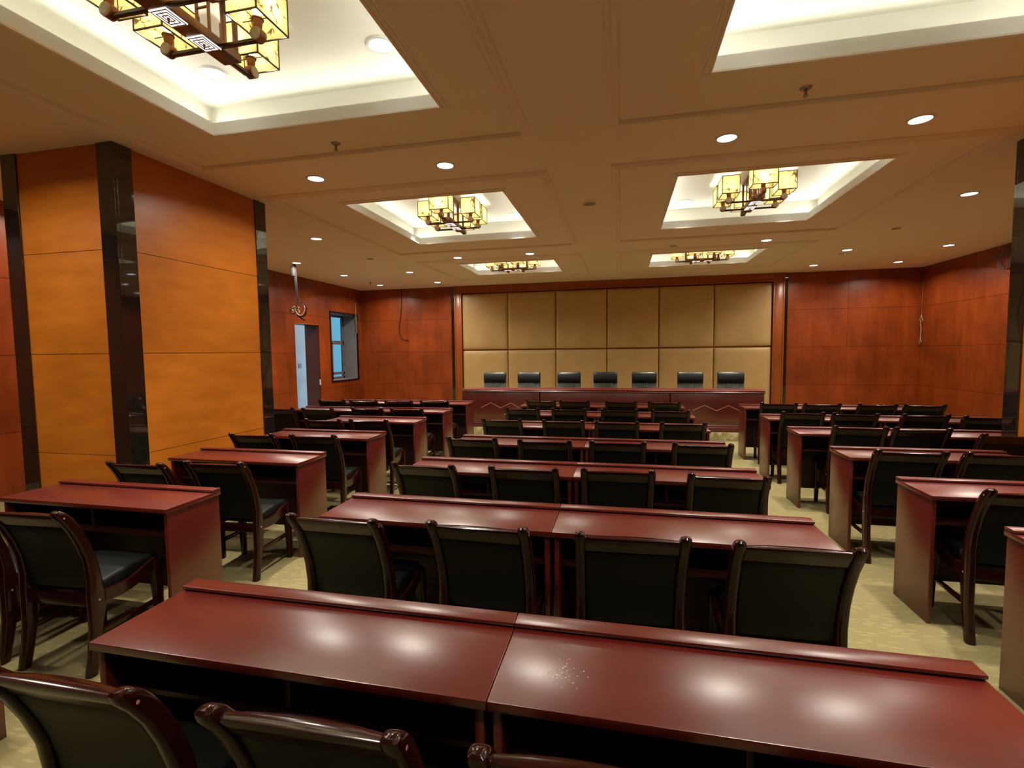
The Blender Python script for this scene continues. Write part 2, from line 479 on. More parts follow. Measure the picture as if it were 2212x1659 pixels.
# window
wroot = bpy.data.objects.new('window_1', None); COL.objects.link(wroot); wroot['kind'] = 'structure'
bm = NB()
y0, y1, z0, z1 = WIN
for a in ((XL - .50, XL - .012, y0 - .02, y0, z0 - .02, z1 + .02), (XL - .50, XL - .012, y1, y1 + .02, z0 - .02, z1 + .02), (XL - .50, XL - .012, y0, y1, z0 - .02, z0), (XL - .50, XL - .012, y0, y1, z1, z1 + .02)):
    box(bm, *a)
obj('reveal', bm, M['reveal'], wroot, False)
bm = NB()
f = .045
for a in ((y0 - f, y0, z0 - f, z1 + f), (y1, y1 + f, z0 - f, z1 + f), (y0, y1, z0 - f, z0), (y0, y1, z1, z1 + f)):
    box(bm, XL - .012, XL + .014, *a)
obj('casing', bm, M['black_metal'], wroot, False)
bm = NB()
xo = XL - .46
for a in ((y0, y0 + .06, z0, z1), (y1 - .05, y1, z0, z1), (y0, y1, 1.86, 1.96), (y0, y1, z1 - .05, z1), (y0, y1, z0, z0 + .06), (y0, y1, 1.02, 1.09), (12.10, 12.16, z0, 1.9)):
    box(bm, xo - .03, xo + .03, *a)
obj('sash_frame', bm, M['alu'], wroot, False)
bm = NB(); quad(bm, (xo, y0, z0), (xo, y1, z0), (xo, y1, z1), (xo, y0, z1)); obj('pane', bm, M['glass'], wroot, False)

# stage platform
bm = NB(); box(bm, -4.58, 3.84, 9.245, YB - .001, 0, .12); struct('trim_20', bm, M['carpet'])
bm = NB(); box(bm, -4.60, 3.86, 9.225, 9.245, 0, .131, .004); struct('trim_21', bm, M['marble'])

# stage-wall frame: wooden surround, mirror strips, backing of the padded panels
bm = NB()
FY = YB - .085
for a in ((FRX0, -4.275, .12, ZC), (3.535, FRX1, .12, ZC), (-4.275, 3.535, 3.205, ZC)):
    box(bm, a[0], a[1], FY, YB - .001, a[2], a[3], .006)
for a in ((-4.30, -4.268, .12, 3.215), (3.528, 3.56, .12, 3.215), (-4.30, 3.56, 3.196, 3.228)):
    box(bm, a[0], a[1], FY - .018, FY, a[2], a[3], .006)
for a in ((FRX0, FRX0 + .03, .12, ZC - .01), (FRX1 - .03, FRX1, .12, ZC - .01)):
    box(bm, a[0], a[1], FY - .014, FY, a[2], a[3], .005)
struct('trim_22', bm, M['frame_wood'], smooth=True)
bm = NB(); box(bm, -4.575, FRX0 - .006, YB - .05, YB - .001, .12, ZC - .03, .003); struct('trim_23', bm, M['mirror'])
bm = NB(); box(bm, FRX1 + .006, 3.86, YB - .05, YB - .001, .12, ZC - .03, .003); struct('trim_24', bm, M['mirror'])

PXS = [-4.268, -2.99, -1.695, -.37, .92, 2.22, 3.528]
rows = [(.125, 1.645, 'lower'), (1.66, 3.19, 'upper')]
def padded(w, h, d=.055):
    bm = NB(); n = 14
    g = {}
    def f(t):
        return (1 - abs(t) ** 14)
    ts = [-1, -.985, -.96, -.92, -.85, -.7, -.45, -.15, .15, .45, .7, .85, .92, .96, .985, 1]
    for i, u in enumerate(ts):
        for j, v in enumerate(ts):
            hgt = d * math.sqrt(max(0, f(u) * f(v)))
            g[i, j] = bm.verts.new((u * w / 2, -.02 - hgt, v * h / 2))
    m_ = len(ts)
    for i in range(m_ - 1):
        for j in range(m_ - 1):
            bm.faces.new((g[i, j], g[i + 1, j], g[i + 1, j + 1], g[i, j + 1]))
    bnd = [g[i, 0] for i in range(m_)] + [g[m_ - 1, j] for j in range(1, m_)] + [g[i, m_ - 1] for i in range(m_ - 2, -1, -1)] + [g[0, j] for j in range(m_ - 2, 0, -1)]
    back = [bm.verts.new((v.co.x, 0, v.co.z)) for v in bnd]
    for a in range(len(bnd)):
        b2 = (a + 1) % len(bnd)
        bm.faces.new((bnd[b2], bnd[a], back[a], back[b2]))
    return bm
for za, zb, rn in rows:
    for i in range(6):
        w = PXS[i + 1] - PXS[i] - .012
        o = obj('padded_panel', padded(w, zb - za - .012), M['padding'], None, True, ((PXS[i] + PXS[i + 1]) / 2, YB - .003, (za + zb) / 2))
        tag(o, 'padded olive brown wall panel behind the head table, %s row, %s from the window side' % (rn, ORD[i + 1]), 'wall panel', 'padded panels on the stage wall')

# ------------------------------------------------------------------ columns
def column(name, x0, x1, y0, y1, side):
    root = bpy.data.objects.new(name, None); COL.objects.link(root); root['kind'] = 'structure'; root['category'] = 'column'
    root['label'] = 'square column clad in orange veneer with dark mirror corners, ' + side
    t = .015
    bm = NB(); box(bm, x0 + t + .012, x1 - t - .012, y0 + t + .012, y1 - t - .012, 0, ZC); nf = len(bm.faces)
    for f in bm.faces: f.material_index = 1
    g = .0025; s = .17
    for za, zb in zip(GRID_Z, GRID_Z[1:]):
        for xx in ((x0 + t, x0 + t + .012), (x1 - t - .012, x1 - t)):
            box(bm, xx[0], xx[1], y0 + s - .03, y1 - s + .03, za + g, zb - g)
        for yy in ((y0 + t, y0 + t + .012), (y1 - t - .012, y1 - t)):
            box(bm, x0 + s - .03, x1 - s + .03, yy[0], yy[1], za + g, zb - g)
    obj('panel_cladding', bm, [M['veneer_column'], M['groove']], root, False)
    for cx, sx in ((x0, 1), (x1, -1)):
        for cy, sy in ((y0, 1), (y1, -1)):
            bm = NB()
            a, b = sorted((cx, cx + sx * s)); c, d = sorted((cy, cy + sy * .03)); box(bm, a, b, c, d, 0, ZC, .002)
            a, b = sorted((cx, cx + sx * .03)); c, d = sorted((cy + sy * .0295, cy + sy * s)); box(bm, a, b, c, d, 0, ZC, .002)
            obj('mirror_corner', bm, M['mirror'], root, False)
    return root
column('column_left', -5.405, -4.162, 3.40, 5.215, 'on the doorway side of the room')
column('column_right', 3.40, 4.62, 3.52, 5.33, 'on the plain wall side of the room')

# ------------------------------------------------------------------ ceiling lights
def make_downlight():
    root = thing('ceiling_downlight', '', 'ceiling light')
    bm = NB()
    n = 32
    prof = [(.100, 0), (.098, -.004), (.080, -.007), (.076, -.004), (.076, .0)]
    R = [[bm.verts.new((r * math.cos(2 * math.pi * i / n), r * math.sin(2 * math.pi * i / n), z)) for r, z in prof] for i in range(n)]
    for i in range(n):
        A, B = R[i], R[(i + 1) % n]
        for q in range(len(prof) - 1):
            bm.faces.new((A[q], A[q + 1], B[q + 1], B[q]))
    obj('trim_ring', bm, M['trim_grey'], root)
    bm = NB()
    c = [bm.verts.new((.077 * math.cos(2 * math.pi * i / n), .077 * math.sin(2 * math.pi * i / n), -.003)) for i in range(n)]
    bm.faces.new(c[::-1])
    obj('lens', bm, M['lens'], root, False)
    return root

def lamp_at(x, y, z, power, spread=155):
    ld = bpy.data.lights.new('downlight_beam', 'AREA'); ld.shape = 'DISK'; ld.size = .14; ld.energy = power; ld.spread = math.radians(spread); ld.color = DOWN_COL
    lo = bpy.data.objects.new('downlight_beam', ld); COL.objects.link(lo); lo.location = (x, y, z - .012)
    return lo

LIGHTS = [  # x, y, z, label, power factor
    (.87, 4.61, ZC, 'lit downlight between the two coffers, nearer the centre aisle, plain wall side', 1),
    (2.30, 4.62, ZC, 'lit downlight between the two coffers, nearer the plain wall, beyond the sprinkler', 1),
    (-3.065, 4.61, ZC, 'lit downlight between the coffers, nearer the wood clad column', 1),
    (-1.66, 4.60, ZC, 'lit downlight between the coffers, nearer the centre strip, beyond the nearest lantern', 1),
    (-3.05, 9.04, ZC, 'lit downlight before the far coffer, on its doorway side', 1),
    (-1.65, 9.03, ZC, 'lit downlight before the far coffer, nearer the centre strip, doorway side', 1),
    (2.345, 9.02, ZC, 'lit downlight at the near corner of the far coffer, plain wall side', 1),
    (4.00, 6.965, ZC, 'lit downlight in the right aisle, nearest the dark mirror column edge', 1),
    (5.67, 10.35, ZC, 'lit downlight close to plain wall, nearer the camera of two there', 1),
    (5.70, 12.05, ZC, 'lit downlight near the far right room corner above plain wall', 1),
    (4.05, 10.31, ZC, 'lit downlight with a small white sensor just beside it, plain wall side', 1),
    (4.07, 12.0, ZC, 'lit downlight close to stage wall frame, plain wall side', .8),
    (-4.66, 6.96, ZC, 'lit downlight in the left aisle just beyond the wood clad column', 1),
    (-6.26, 8.67, ZC, 'lit downlight beside the hanging cable bundle near the doorway', 1),
    (-6.24, 10.34, ZC, 'lit downlight above the doorway, between cable bundle and window', 1),
    (-4.62, 10.34, ZC, 'lit downlight with a small white sensor just beside it, doorway side', 1),
    (-6.24, 12.07, ZC, 'lit downlight near the far left room corner above the window', 1),
    (-4.62, 12.04, ZC, 'lit downlight close to stage wall frame, doorway side', .8),
    (-1.607, 3.216, ZC + .298, 'large lit downlight in nearest coffer, corner nearer the centre strip', .6),
    (-2.967, 3.233, ZC + .298, 'large lit downlight in nearest coffer, below the near lantern', .6),
    (.876, 7.49, ZC + .298, 'lit downlight inside middle coffer on plain wall side, left of its lantern', .6),
    (2.235, 7.49, ZC + .298, 'lit downlight inside middle coffer on plain wall side, behind its lantern', .6),
    (-1.60, 7.50, ZC + .298, 'lit downlight inside middle coffer on doorway side, right of its lantern', .6),
]
dl0 = make_downlight()
for i, (x, y, z, lab, pf) in enumerate(LIGHTS):
    if i == 0:
        dl0.location = (x, y, z); dl0['label'] = lab; dl0['group'] = 'recessed ceiling downlights'
    else:
        dup(dl0, (x, y, z), None, lab, 'recessed ceiling downlights')
    lamp_at(x, y, z, DOWN_W * pf, 155 if z < ZC + .1 else 68)
# unseen fittings added to carry the light on behind and beside the camera and behind the coffer lips
for x, y, z in ((-2.967, 1.5, ZC + .298), (-1.6, 1.5, ZC + .298), (.87, 1.5, ZC + .298), (2.235, 1.5, ZC + .298), (.87, 3.22, ZC + .298), (2.235, 3.22, ZC + .298), (-2.95, 5.68, ZC + .298), (-1.6, 5.68, ZC + .298), (.87, 5.68, ZC + .298), (2.235, 5.68, ZC + .298),
                (-3.06, 7.48, ZC + .298), (-6.2, 1.6, ZC), (-6.25, 4.6, ZC), (-6.25, 6.96, ZC), (5.67, 6.96, ZC), (5.67, 4.6, ZC), (5.67, 1.6, ZC), (4.0, 2.3, ZC), (-4.66, 2.3, ZC), (-3.06, 0.1, ZC), (-1.65, .1, ZC), (.87, .1, ZC), (2.3, .1, ZC), (-2.95, 9.9, ZC + .298), (-1.6, 9.9, ZC + .298), (.87, 9.9, ZC + .298), (2.235, 9.9, ZC + .298), (-2.95, 10.88, ZC + .298), (-1.6, 10.88, ZC + .298), (.87, 10.88, ZC + .298), (2.235, 10.88, ZC + .298)):
    fx = dup(dl0, (x, y, z), None)      # the fitting itself, hidden from this view: added with its lamp
    for k_ in ('label', 'category', 'group'):
        del fx[k_]
    fx.name = 'trim_25'; fx['kind'] = 'structure'
    lamp_at(x, y, z, DOWN_W * (.6 if z > ZC + .1 else 1) * (.6 if y < 1.55 else 1), 155 if z < ZC + .1 else 68)

# ------------------------------------------------------------------ lantern chandeliers
def make_lantern():
    """origin on the coffer lid, beam along local y, hanging to z = -0.36"""
    root = thing('lantern_chandelier', '', 'chandelier')
    zb = -.365                      # underside of the beam
    bm = NB(); box(bm, -.055, .055, -.33, .33, -.03, -.001, .003); obj('ceiling_plate', bm, M['brown_metal'], root)
    for y in (-.30, .30):
        bm = NB(); box(bm, -.05, -.028, y - .012, y + .012, zb + .05, -.03, .002); box(bm, .028, .05, y - .012, y + .012, zb + .05, -.03, .002)
        obj('post', bm, M['brown_metal'], root)
    for y in (-.11, .11):
        bm = NB(); box(bm, -.045, -.033, y - .007, y + .007, zb + .05, -.03, .001); box(bm, .033, .045, y - .007, y + .007, zb + .05, -.03, .001); box(bm, -.045, .045, y - .005, y + .005, -.18, -.17, .001)
        obj('lattice_bar', bm, M['brown_metal'], root)
    bm = NB(); box(bm, -.06, .06, -.32, .32, zb, zb + .05, .004); obj('beam', bm, M['brown_metal'], root)
    for y in (-.11, .11):
        bm = NB(); box(bm, -.052, .052, y - .066, y + .066, zb - .006, zb, .001)
        lp = obj('light_panel', bm, M['lightpanel'], root, False)
        bm = NB()
        for s in (.049, .034, .019):
            for a in ((-s, s, y - s * 1.25, y - s * 1.25 + .004), (-s, s, y + s * 1.25 - .004, y + s * 1.25), (-s, -s + .004, y - s * 1.25, y + s * 1.25), (s - .004, s, y - s * 1.25, y + s * 1.25)):
                box(bm, a[0], a[1], a[2], a[3], zb - .009, zb - .006)
        box(bm, -.001, .001, y - .06, y + .06, zb - .009, zb - .006)
        cyl(bm, (0, y, zb - .03), (0, y, zb - .006), .004, .007, 8)
        obj('lattice', bm, M['brown_metal'], lp, False)
    arms = [(0, -.50, 0, 1), (0, .50, 0, -1)]
    spots = [((0, -.47), (0, -.32), 'y'), ((0, .47), (0, .32), 'y')]
    for y in (-.17, .17):
        for sx in (-1, 1):
            spots.append(((sx * .30, y), (sx * .055, y), 'x'))
    for (ex, ey), (bx_, by), ax in spots:
        bm = NB()
        if ax == 'x':
            a, b = sorted((ex, bx_)); box(bm, a, b, ey - .013, ey + .013, zb, zb + .018, .002)
        else:
            a, b = sorted((ey, by)); box(bm, -.013, .013, a, b, zb, zb + .018, .002)
        arm = obj('arm', bm, M['dark_bar'], root)
        # elbow block: a turned wooden drum lying across the arm end, white ceramic face
        bm = NB()
        d = Vector((0, 1, 0)) if ax == 'x' else Vector((1, 0, 0))
        c = Vector((ex, ey, zb + .035))
        cyl(bm, c - d * .024, c + d * .024, .036, .036, 20)
        obj('elbow', bm, M['socket_wood'], arm)
        for sg in (-1, 1):
            bm = NB(); cyl(bm, c + d * sg * .024, c + d * sg * .030, .033, .026, 20); obj('ceramic_cap', bm, M['ceramic'], arm)
        bm = NB(); cyl(bm, (ex, ey, zb + .065), (ex, ey, zb + .115), .020, .026, 16); cyl(bm, (ex, ey, zb + .115), (ex, ey, zb + .122), .032, .032, 16)
        obj('socket', bm, M['socket_wood'], arm)
        # shade
        w, d2 = (.19, .255) if ax == 'x' else (.255, .19)
        s0, s1 = zb + .085, zb + .285
        bm = NB()
        x0, x1, y0, y1 = ex - w / 2, ex + w / 2, ey - d2 / 2, ey + d2 / 2
        P = [(x0, y0), (x1, y0), (x1, y1), (x0, y1)]
        for i in range(4):
            (xa, ya), (xb, yb) = P[i], P[(i + 1) % 4]
            quad(bm, (xa, ya, s0), (xb, yb, s0), (xb, yb, s1), (xa, ya, s1))
        bmesh.ops.remove_doubles(bm, verts=bm.verts, dist=1e-5)
        sh = obj('lamp_shade', bm, M['shade'], root, False)
        bm = NB(); t = .0035
        for z in (s0, s1):
            for i in range(4):
                (xa, ya), (xb, yb) = P[i], P[(i + 1) % 4]
                box(bm, min(xa, xb) - t, max(xa, xb) + t, min(ya, yb) - t, max(ya, yb) + t, z - t, z + t)
        for px, py in P:
            box(bm, px - t, px + t, py - t, py + t, s0, s1)
        box(bm, x0, x1, ey - .002, ey + .002, s0 + .03, s0 + .034)
        obj('shade_frame', bm, M['dark_bar'], sh, False)
        bm = NB(); bmesh.ops.create_icosphere(bm, subdivisions=1, radius=.030, matrix=Matrix.Translation((ex, ey, zb + .165)))
        obj('bulb', bm, M['bulb'], sh)
    return root
lan = make_lantern()
ZL = ZC + .299
for i, (x, y, rz, lab) in enumerate([
        (-2.266, 2.30, 0, 'large lantern chandelier with cube shades in the nearest coffer'),
        (-2.266, 6.57, 0, 'lantern chandelier in middle coffer on the doorway side'),
        (1.54, 6.57, 0, 'lantern chandelier in middle coffer on the plain wall side'),
        (-2.266, 10.385, math.pi / 2, 'lantern chandelier half seen in the far coffer, doorway side'),
        (1.54, 10.385, math.pi / 2, 'lantern chandelier half seen in the far coffer, plain wall side')]):
    if i == 0:
        lan.location = (x, y, ZL); lan['label'] = lab; lan['group'] = 'lantern chandeliers'
    else:
        dup(lan, (x, y, ZL), rz, lab, 'lantern chandeliers')

# ------------------------------------------------------------------ desks
DW, DD = 1.2265, .385
def make_desk():
    """origin at floor, middle of the back edge; user side towards -y"""
    root = thing('conference_desk', '', 'desk')
    h = .76; x0, x1 = -DW / 2 + .001, DW / 2 - .001
    bm = NB(); box(bm, x0, x1, -DD, 0, h - .026, h, .003); obj('desktop', bm, M['mahogany'], root)
    bm = NB(); box(bm, x0, x1, -.064, 0, h + .005, h + .017, .003); ld = obj('raised_ledge', bm, M['mahogany'], root)
    bm = NB(); box(bm, x0 + .002, x1 - .002, -.054, -.002, h - .001, h + .006); obj('shadow_batten', bm, M['mahogany_shaded'], ld, False)  # coloured dark so the gap under the ledge reads as shadow
    for a, b in ((x0 + .010, x0 + .034), (x1 - .034, x1 - .010)):
        bm = NB(); box(bm, a, b, -DD + .018, -.006, .0, h - .026, .002); obj('side_panel', bm, M['mahogany'], root)
    bm = NB(); box(bm, x0 + .034, x1 - .034, -.045, -.027, .125, h - .026, .001); obj('modesty_panel', bm, M['mahogany_shaded'], root)
    bm = NB(); box(bm, x0 + .034, x1 - .034, -DD + .07, -.045, h - .19, h - .172, .001); obj('shelf', bm, M['mahogany_shaded'], root)
    bm = NB(); box(bm, -.009, .009, -DD + .075, -.045, h - .172, h - .026, .001); obj('shelf_divider', bm, M['mahogany_shaded'], root)
    return root
desk = make_desk()
used = [False]
def place_desk(x, y, lab, group):
    if not used[0]:
        used[0] = True; desk.location = (x, y, 0); desk['label'] = lab; desk['group'] = group
    else:
        dup(desk, (x, y, 0), 0, lab, group)

YC = [1.481, 2.621, 3.651, 4.700, 5.755, 6.80, 7.86]
YL = [1.47, 2.558, 3.694, 4.786, 5.914, 6.928, 7.992]
YR = [2.659, 3.581, 4.617, 5.725, 6.792, 7.963]
for i, y in enumerate(YC):
    r = ORD[7 - i]
    for s, nm in ((-1, 'doorway'), (1, 'plain wall')):
        place_desk(-.3185 + s * .6133, y, 'dark red desk in %s centre row from head table, half on %s side' % (r, nm), 'centre block desks')
for i, y in enumerate(YL):
    r = ORD[7 - i]
    xr = -2.53 if i == 0 else -2.45
    n = 2 if i >= 5 else 1
    for j in range(n):
        lab = 'dark red desk in %s doorway-side row from head table' % r + (', %s centre aisle' % ('beside' if j == 0 else 'farther from') if n > 1 else '')
        place_desk(xr - DW / 2 - j * DW, y, lab, 'doorway side desks')
for i, y in enumerate(YR):
    r = ORD[6 - i]
    n = 2 if i >= 3 else 1
    for j in range(n):
        lab = 'dark red desk in %s plain-wall-side row from head table' % r + (', %s centre aisle' % ('beside' if j == 0 else 'farther from') if n > 1 else '')
        place_desk(1.726 + DW / 2 + j * DW, y, lab, 'plain wall side desks')

# ------------------------------------------------------------------ audience chairs
def make_chair():
    """origin at floor below the rear foot line centre, facing +y; post tops about 0.11 m behind it"""
    root = thing('audience_chair', '', 'chair')
    hw = .205
    prof = [(.0, -.012, .022, .024), (.10, .008, .022, .026), (.22, .026, .022, .030), (.34, .036, .022, .040), (.40, .036, .022, .040), (.50, .030, .022, .030),
            (.60, .014, .022, .028), (.69, -.016, .022, .028), (.768, -.050, .022, .029), (.826, -.085, .023, .030), (.859, -.110, .022, .028), (.876, -.122, .019, .020), (.883, -.127, .010, .010)]
    def post(sx):
        bm = NB(); rings = []
        for z, y, a, b in prof:
            rings.append([(sx * hw + p[0], y + p[1], z) for p in rrect(2 * a, 2 * b, min(a, b) * .7, 3)])
        loft(bm, rings); return bm
    for s in (-1, 1):
        leg = obj('rear_leg', post(s), M['chair_wood'], root)
        bm = NB(); xo = s * (hw + .0215)
        for yy, zz in ((.036, .375), (-.103, .842)):
            cyl(bm, (xo, yy, zz), (xo + s * .0015, yy, zz), .0055, .0045, 10)
        obj('screw_cap', bm, M['inlay'], leg)
    for s in (-1, 1):
        bm = NB(); rings = []
        for z, y, a in ((0, .395, .017), (.15, .392, .020), (.34, .385, .025), (.43, .382, .026)):
            rings.append([(s * hw * .98 + p[0], y + p[1], z) for p in rrect(2 * a, 2 * a, .008, 2)])
        loft(bm, rings); obj('front_leg', bm, M['chair_wood'], root)
    # curved apron rails at the sides, straight ones front and rear
    for s in (-1, 1):
        bm = NB(); rings = []
        for k in range(9):
            t = k / 8; y = .05 + t * .335
            top = .415 - .028 * math.sin(math.pi * min(1, t * 1.15)) + .035 * t
            bot = top - .062
            x = s * (hw - .004 * t)
            rings.append([(x - .014, y, bot), (x + .014, y, bot), (x + .014, y, top), (x - .014, y, top)])
        loft(bm, rings); obj('side_rail', bm, M['chair_wood'], root)
    bm = NB(); box(bm, -hw, hw, .375, .40, .365, .425, .004); obj('front_rail', bm, M['chair_wood'], root)
    bm = NB(); box(bm, -hw, hw, .022, .046, .335, .395, .004); obj('rear_rail', bm, M['chair_wood'], root)
    for s in (-1, 1):
        bm = NB(); box(bm, s * hw - .009, s * hw + .009, .02, .39, .185, .213, .004); obj('stretcher', bm, M['chair_wood'], root)
    # seat cushion
    bm = NB(); rings = []
    for k in range(9):
        t = k / 8; y = .045 + t * .375
        w = hw * 2 - .02
        zt = .448 + .012 * math.sin(math.pi * t) + .02 * t; zb = .395
        e = .012 if k in (0, 8) else 0
        rings.append([(p[0], y, (zt + zb) / 2 + p[1]) for p in rrect(w - 2 * e, zt - zb - 2 * e, .020, 3)])
    loft(bm, rings); obj('seat', bm, M['leather'], root)
    # back: leather pad and the top rail, both bowed backwards between the posts
    def yb(z):
        for (z0, y0, *_), (z1, y1, *_) in zip(prof, prof[1:]):
            if z0 <= z <= z1:
                return y0 + (y1 - y0) * (z - z0) / (z1 - z0)
        return prof[-1][1]
    def bow(x):
        return 0.0
    bm = NB(); zs_ = [.430, .445, .50, .56, .62, .68, .73, .772, .786]; xs_ = [-.186, -.178, -.14, -.09, -.03, .03, .09, .14, .178, .186]
    F, B = {}, {}
    for i, x in enumerate(xs_):
        for j, z in enumerate(zs_):
            edge = min(1, min(i, len(xs_) - 1 - i), min(j, len(zs_) - 1 - j))
            th = .006 + .012 * edge
            y = yb(z) + bow(x) * min(1, max(0, (z - .42) / .25))
            F[i, j] = bm.verts.new((x, y + th, z)); B[i, j] = bm.verts.new((x, y - th * .75, z))
    ni, nj = len(xs_), len(zs_)
    for i in range(ni - 1):
        for j in range(nj - 1):
            bm.faces.new((F[i, j], F[i, j + 1], F[i + 1, j + 1], F[i + 1, j])); bm.faces.new((B[i, j], B[i + 1, j], B[i + 1, j + 1], B[i, j + 1]))
    for i in range(ni - 1):
        for j in (0, nj - 1):
            bm.faces.new((F[i, j], F[i + 1, j], B[i + 1, j], B[i, j]))
    for j in range(nj - 1):
        for i in (0, ni - 1):
            bm.faces.new((F[i, j], F[i, j + 1], B[i, j + 1], B[i, j]))
    obj('backrest', bm, M['leather'], root)
    bm = NB(); rings = []
    for k in range(13):
        x = -hw + .01 + (2 * hw - .02) * k / 12
        b0 = bow(x)
        ring = []
        g_ = .022 * (1 - (x / hw) ** 2)
        for dz, dy in ((-.072, .012), (-.072, -.014), (-.036, -.017), (-.012, -.016), (-.003, -.010), (0, -.001), (-.003, .008 + g_), (-.02, .014 + g_)):
            z = .857 + dz
            ring.append((x, yb(z) + b0 + dy, z))
        rings.append(ring)
    loft(bm, rings); obj('top_rail', bm, M['chair_wood'], root)
    return root
chair = make_chair()
cused = [False]
TOPY = -.112
def place_chair(mx, my, deg, lab, group):
    mx, my = mx * 1.0239, my * 1.0239      # measured on the post tops
    a = math.radians(deg)
    y = my - TOPY * math.cos(a)
    x = mx + math.sin(a) * TOPY
    if not cused[0]:
        cused[0] = True; chair.location = (x, y, 0); chair.rotation_euler = (0, 0, a); chair['label'] = lab; chair['group'] = group
    else:
        dup(chair, (x, y, 0), a, lab, group)

CH = {
 'C': [
  [(-1.241, .80, 1), (-.617, .803, 1.4), (-.048, .808, 0), (.60, .81, 0)],
  [(-1.243, 1.892, -.5), (-.588, 1.916, -1.3), (.042, 1.916, 3), (.633, 1.93, .9)],
  [(-1.251, 2.924, -2.4), (-.594, 2.941, .4), (-.021, 2.984, 1.6), (.598, 2.955, -2)],
  [(-1.228, 3.912, 1), (-.606, 3.884, 1.5), (-.028, 3.917, 2), (.605, 3.923, -1.5)],
  [(-1.245, 5.04, -1), (-.588, 5.031, -2.0), (-.044, 5.012, .6), (.593, 5.02, 1.5)],
  [(-1.225, 6.06, 0), (-.639, 6.07, -2), (-.025, 6.05, 1), (.569, 6.05, -2)],
  [(-1.154, 7.08, -3), (-.662, 7.07, -3), (-.005, 7.06, -2), (.582, 7.05, -1)]],
 'L': [None,
  [(-2.735, 1.70, 3), (-3.30, 1.70, 0)],
  [(-2.669, 2.74, 3.6), (-3.188, 2.63, 2)],
  [(-2.667, 3.82, 4), (-3.27, 3.79, 3.8)],
  [(-2.666, 4.80, 4), (-3.192, 4.76, 1)],
  [(-2.704, 5.85, 4), (-3.259, 5.84, 1), (-3.909, 5.72, 5), (-4.48, 5.70, 4)],
  [(-2.709, 6.83, 4), (-3.267, 6.79, 3), (-3.843, 6.78, 5), (-4.40, 6.81, 4)]],
 'R': [None,
  [(2.0, 2.86, -3)],
  [(1.957, 3.87, -1), (2.50, 3.875, -2)],
  [(2.120, 5.0, -3), (2.598, 4.98, -1.5), (3.092, 4.71, 0)],
  [(1.99, 6.05, -4), (2.489, 6.0, -6), (3.155, 6.0, 0), (3.66, 5.90, -2)],
  [(2.028, 7.05, -5), (2.531, 7.02, 1), (3.166, 7.03, -1), (3.677, 7.02, -4)]]}
for i, row in enumerate(CH['C']):
    for j, (x, y, d) in enumerate(row):
        place_chair(x, y, d, 'black leather chair in %s centre row from head table, %s from doorway side' % (ORD[7 - i], ORD[j + 1]), 'centre block chairs')
for i, row in enumerate(CH['L']):
    for j, (x, y, d) in enumerate(row or []):
        place_chair(x, y, d, 'black leather chair in %s doorway-side row from head table, %s from centre aisle' % (ORD[7 - i], ORD[j + 1]), 'doorway side chairs')
for i, row in enumerate(CH['R']):
    for j, (x, y, d) in enumerate(row or []):
        place_chair(x, y, d, 'black leather chair in %s plain-wall-side row from head table, %s from centre aisle' % (ORD[6 - i], ORD[j + 1]), 'plain wall side chairs')

# ------------------------------------------------------------------ head table on the platform
ZS = .131
HY = 9.285      # front face of the table
def head_table(x0, x1, lab, line, zig):
    root = thing('head_table', lab, 'table', ((x0 + x1) / 2, HY + .3, .12), 0, 'head table sections')
    ox, oy, oz = root.location
    def L_(bm):
        bmesh.ops.translate(bm, vec=(-ox, -oy, -oz), verts=bm.verts); return bm
    e = .0015
    bm = NB()
    prof = [(HY + .52, .872), (HY - .005, .872), (HY - .018, .866), (HY - .018, .856), (HY - .008, .852), (HY - .020, .845), (HY - .026, .835), (HY - .022, .822), (HY - .008, .815), (HY + .52, .815)]
    extrude_x(bm, prof, x0 + e, x1 - e); obj('tabletop', L_(bm), M['mahogany'], root)
    bm = NB(); box(bm, x0 + .012, x1 - .012, HY, HY + .022, ZS + .12, .815, .001); obj('front_panel', L_(bm), M['mahogany'], root)
    bm = NB()
    extrude_x(bm, [(HY + .02, .12), (HY - .016, .12), (HY - .016, .185), (HY - .022, .19), (HY - .022, .205), (HY - .010, .212), (HY - .012, .225), (HY - .004, .245), (HY - .001, .255), (HY + .02, .255)], x0 + .004, x1 - .004)
    obj('plinth', L_(bm), M['mahogany'], root)
    for a, b in ((x0 + .012, x0 + .036), (x1 - .036, x1 - .012)):
        bm = NB(); box(bm, a, b, HY + .022, HY + .50, .121, .815, .001); obj('side_panel', L_(bm), M['mahogany'], root)
    bm = NB()
    a, b = line
    for z in (.705, .347):
        box(bm, a, b, HY - .004, HY + .001, z - .004, z + .004)
    for x in (a, b):
        box(bm, x - .003, x + .003, HY - .003, HY + .001, .343, .709)
    obj('panel_bead', L_(bm), M['panel_bead'], root, False)
    bm = NB()
    for (xa, za), (xb, zb) in zip(zig, zig[1:]):
        d = Vector((xb - xa, 0, zb - za)); n = Vector((-d.z, 0, d.x)).normalized() * .0045
        A, B = Vector((xa, 0, za)), Vector((xb, 0, zb))
        loft(bm, [[tuple(A + n + Vector((0, HY - .005, 0))), tuple(A - n + Vector((0, HY - .005, 0))), tuple(A - n + Vector((0, HY + .001, 0))), tuple(A + n + Vector((0, HY + .001, 0)))],
                  [tuple(B + n + Vector((0, HY - .005, 0))), tuple(B - n + Vector((0, HY - .005, 0))), tuple(B - n + Vector((0, HY + .001, 0))), tuple(B + n + Vector((0, HY + .001, 0)))]])
    obj('inlay_bead', L_(bm), M['inlay'], root, False)
    return root
def zz(xm):
    return [(xm - .40, .51), (xm - .20, .605), (xm, .51), (xm + .20, .605), (xm + .38, .515)]
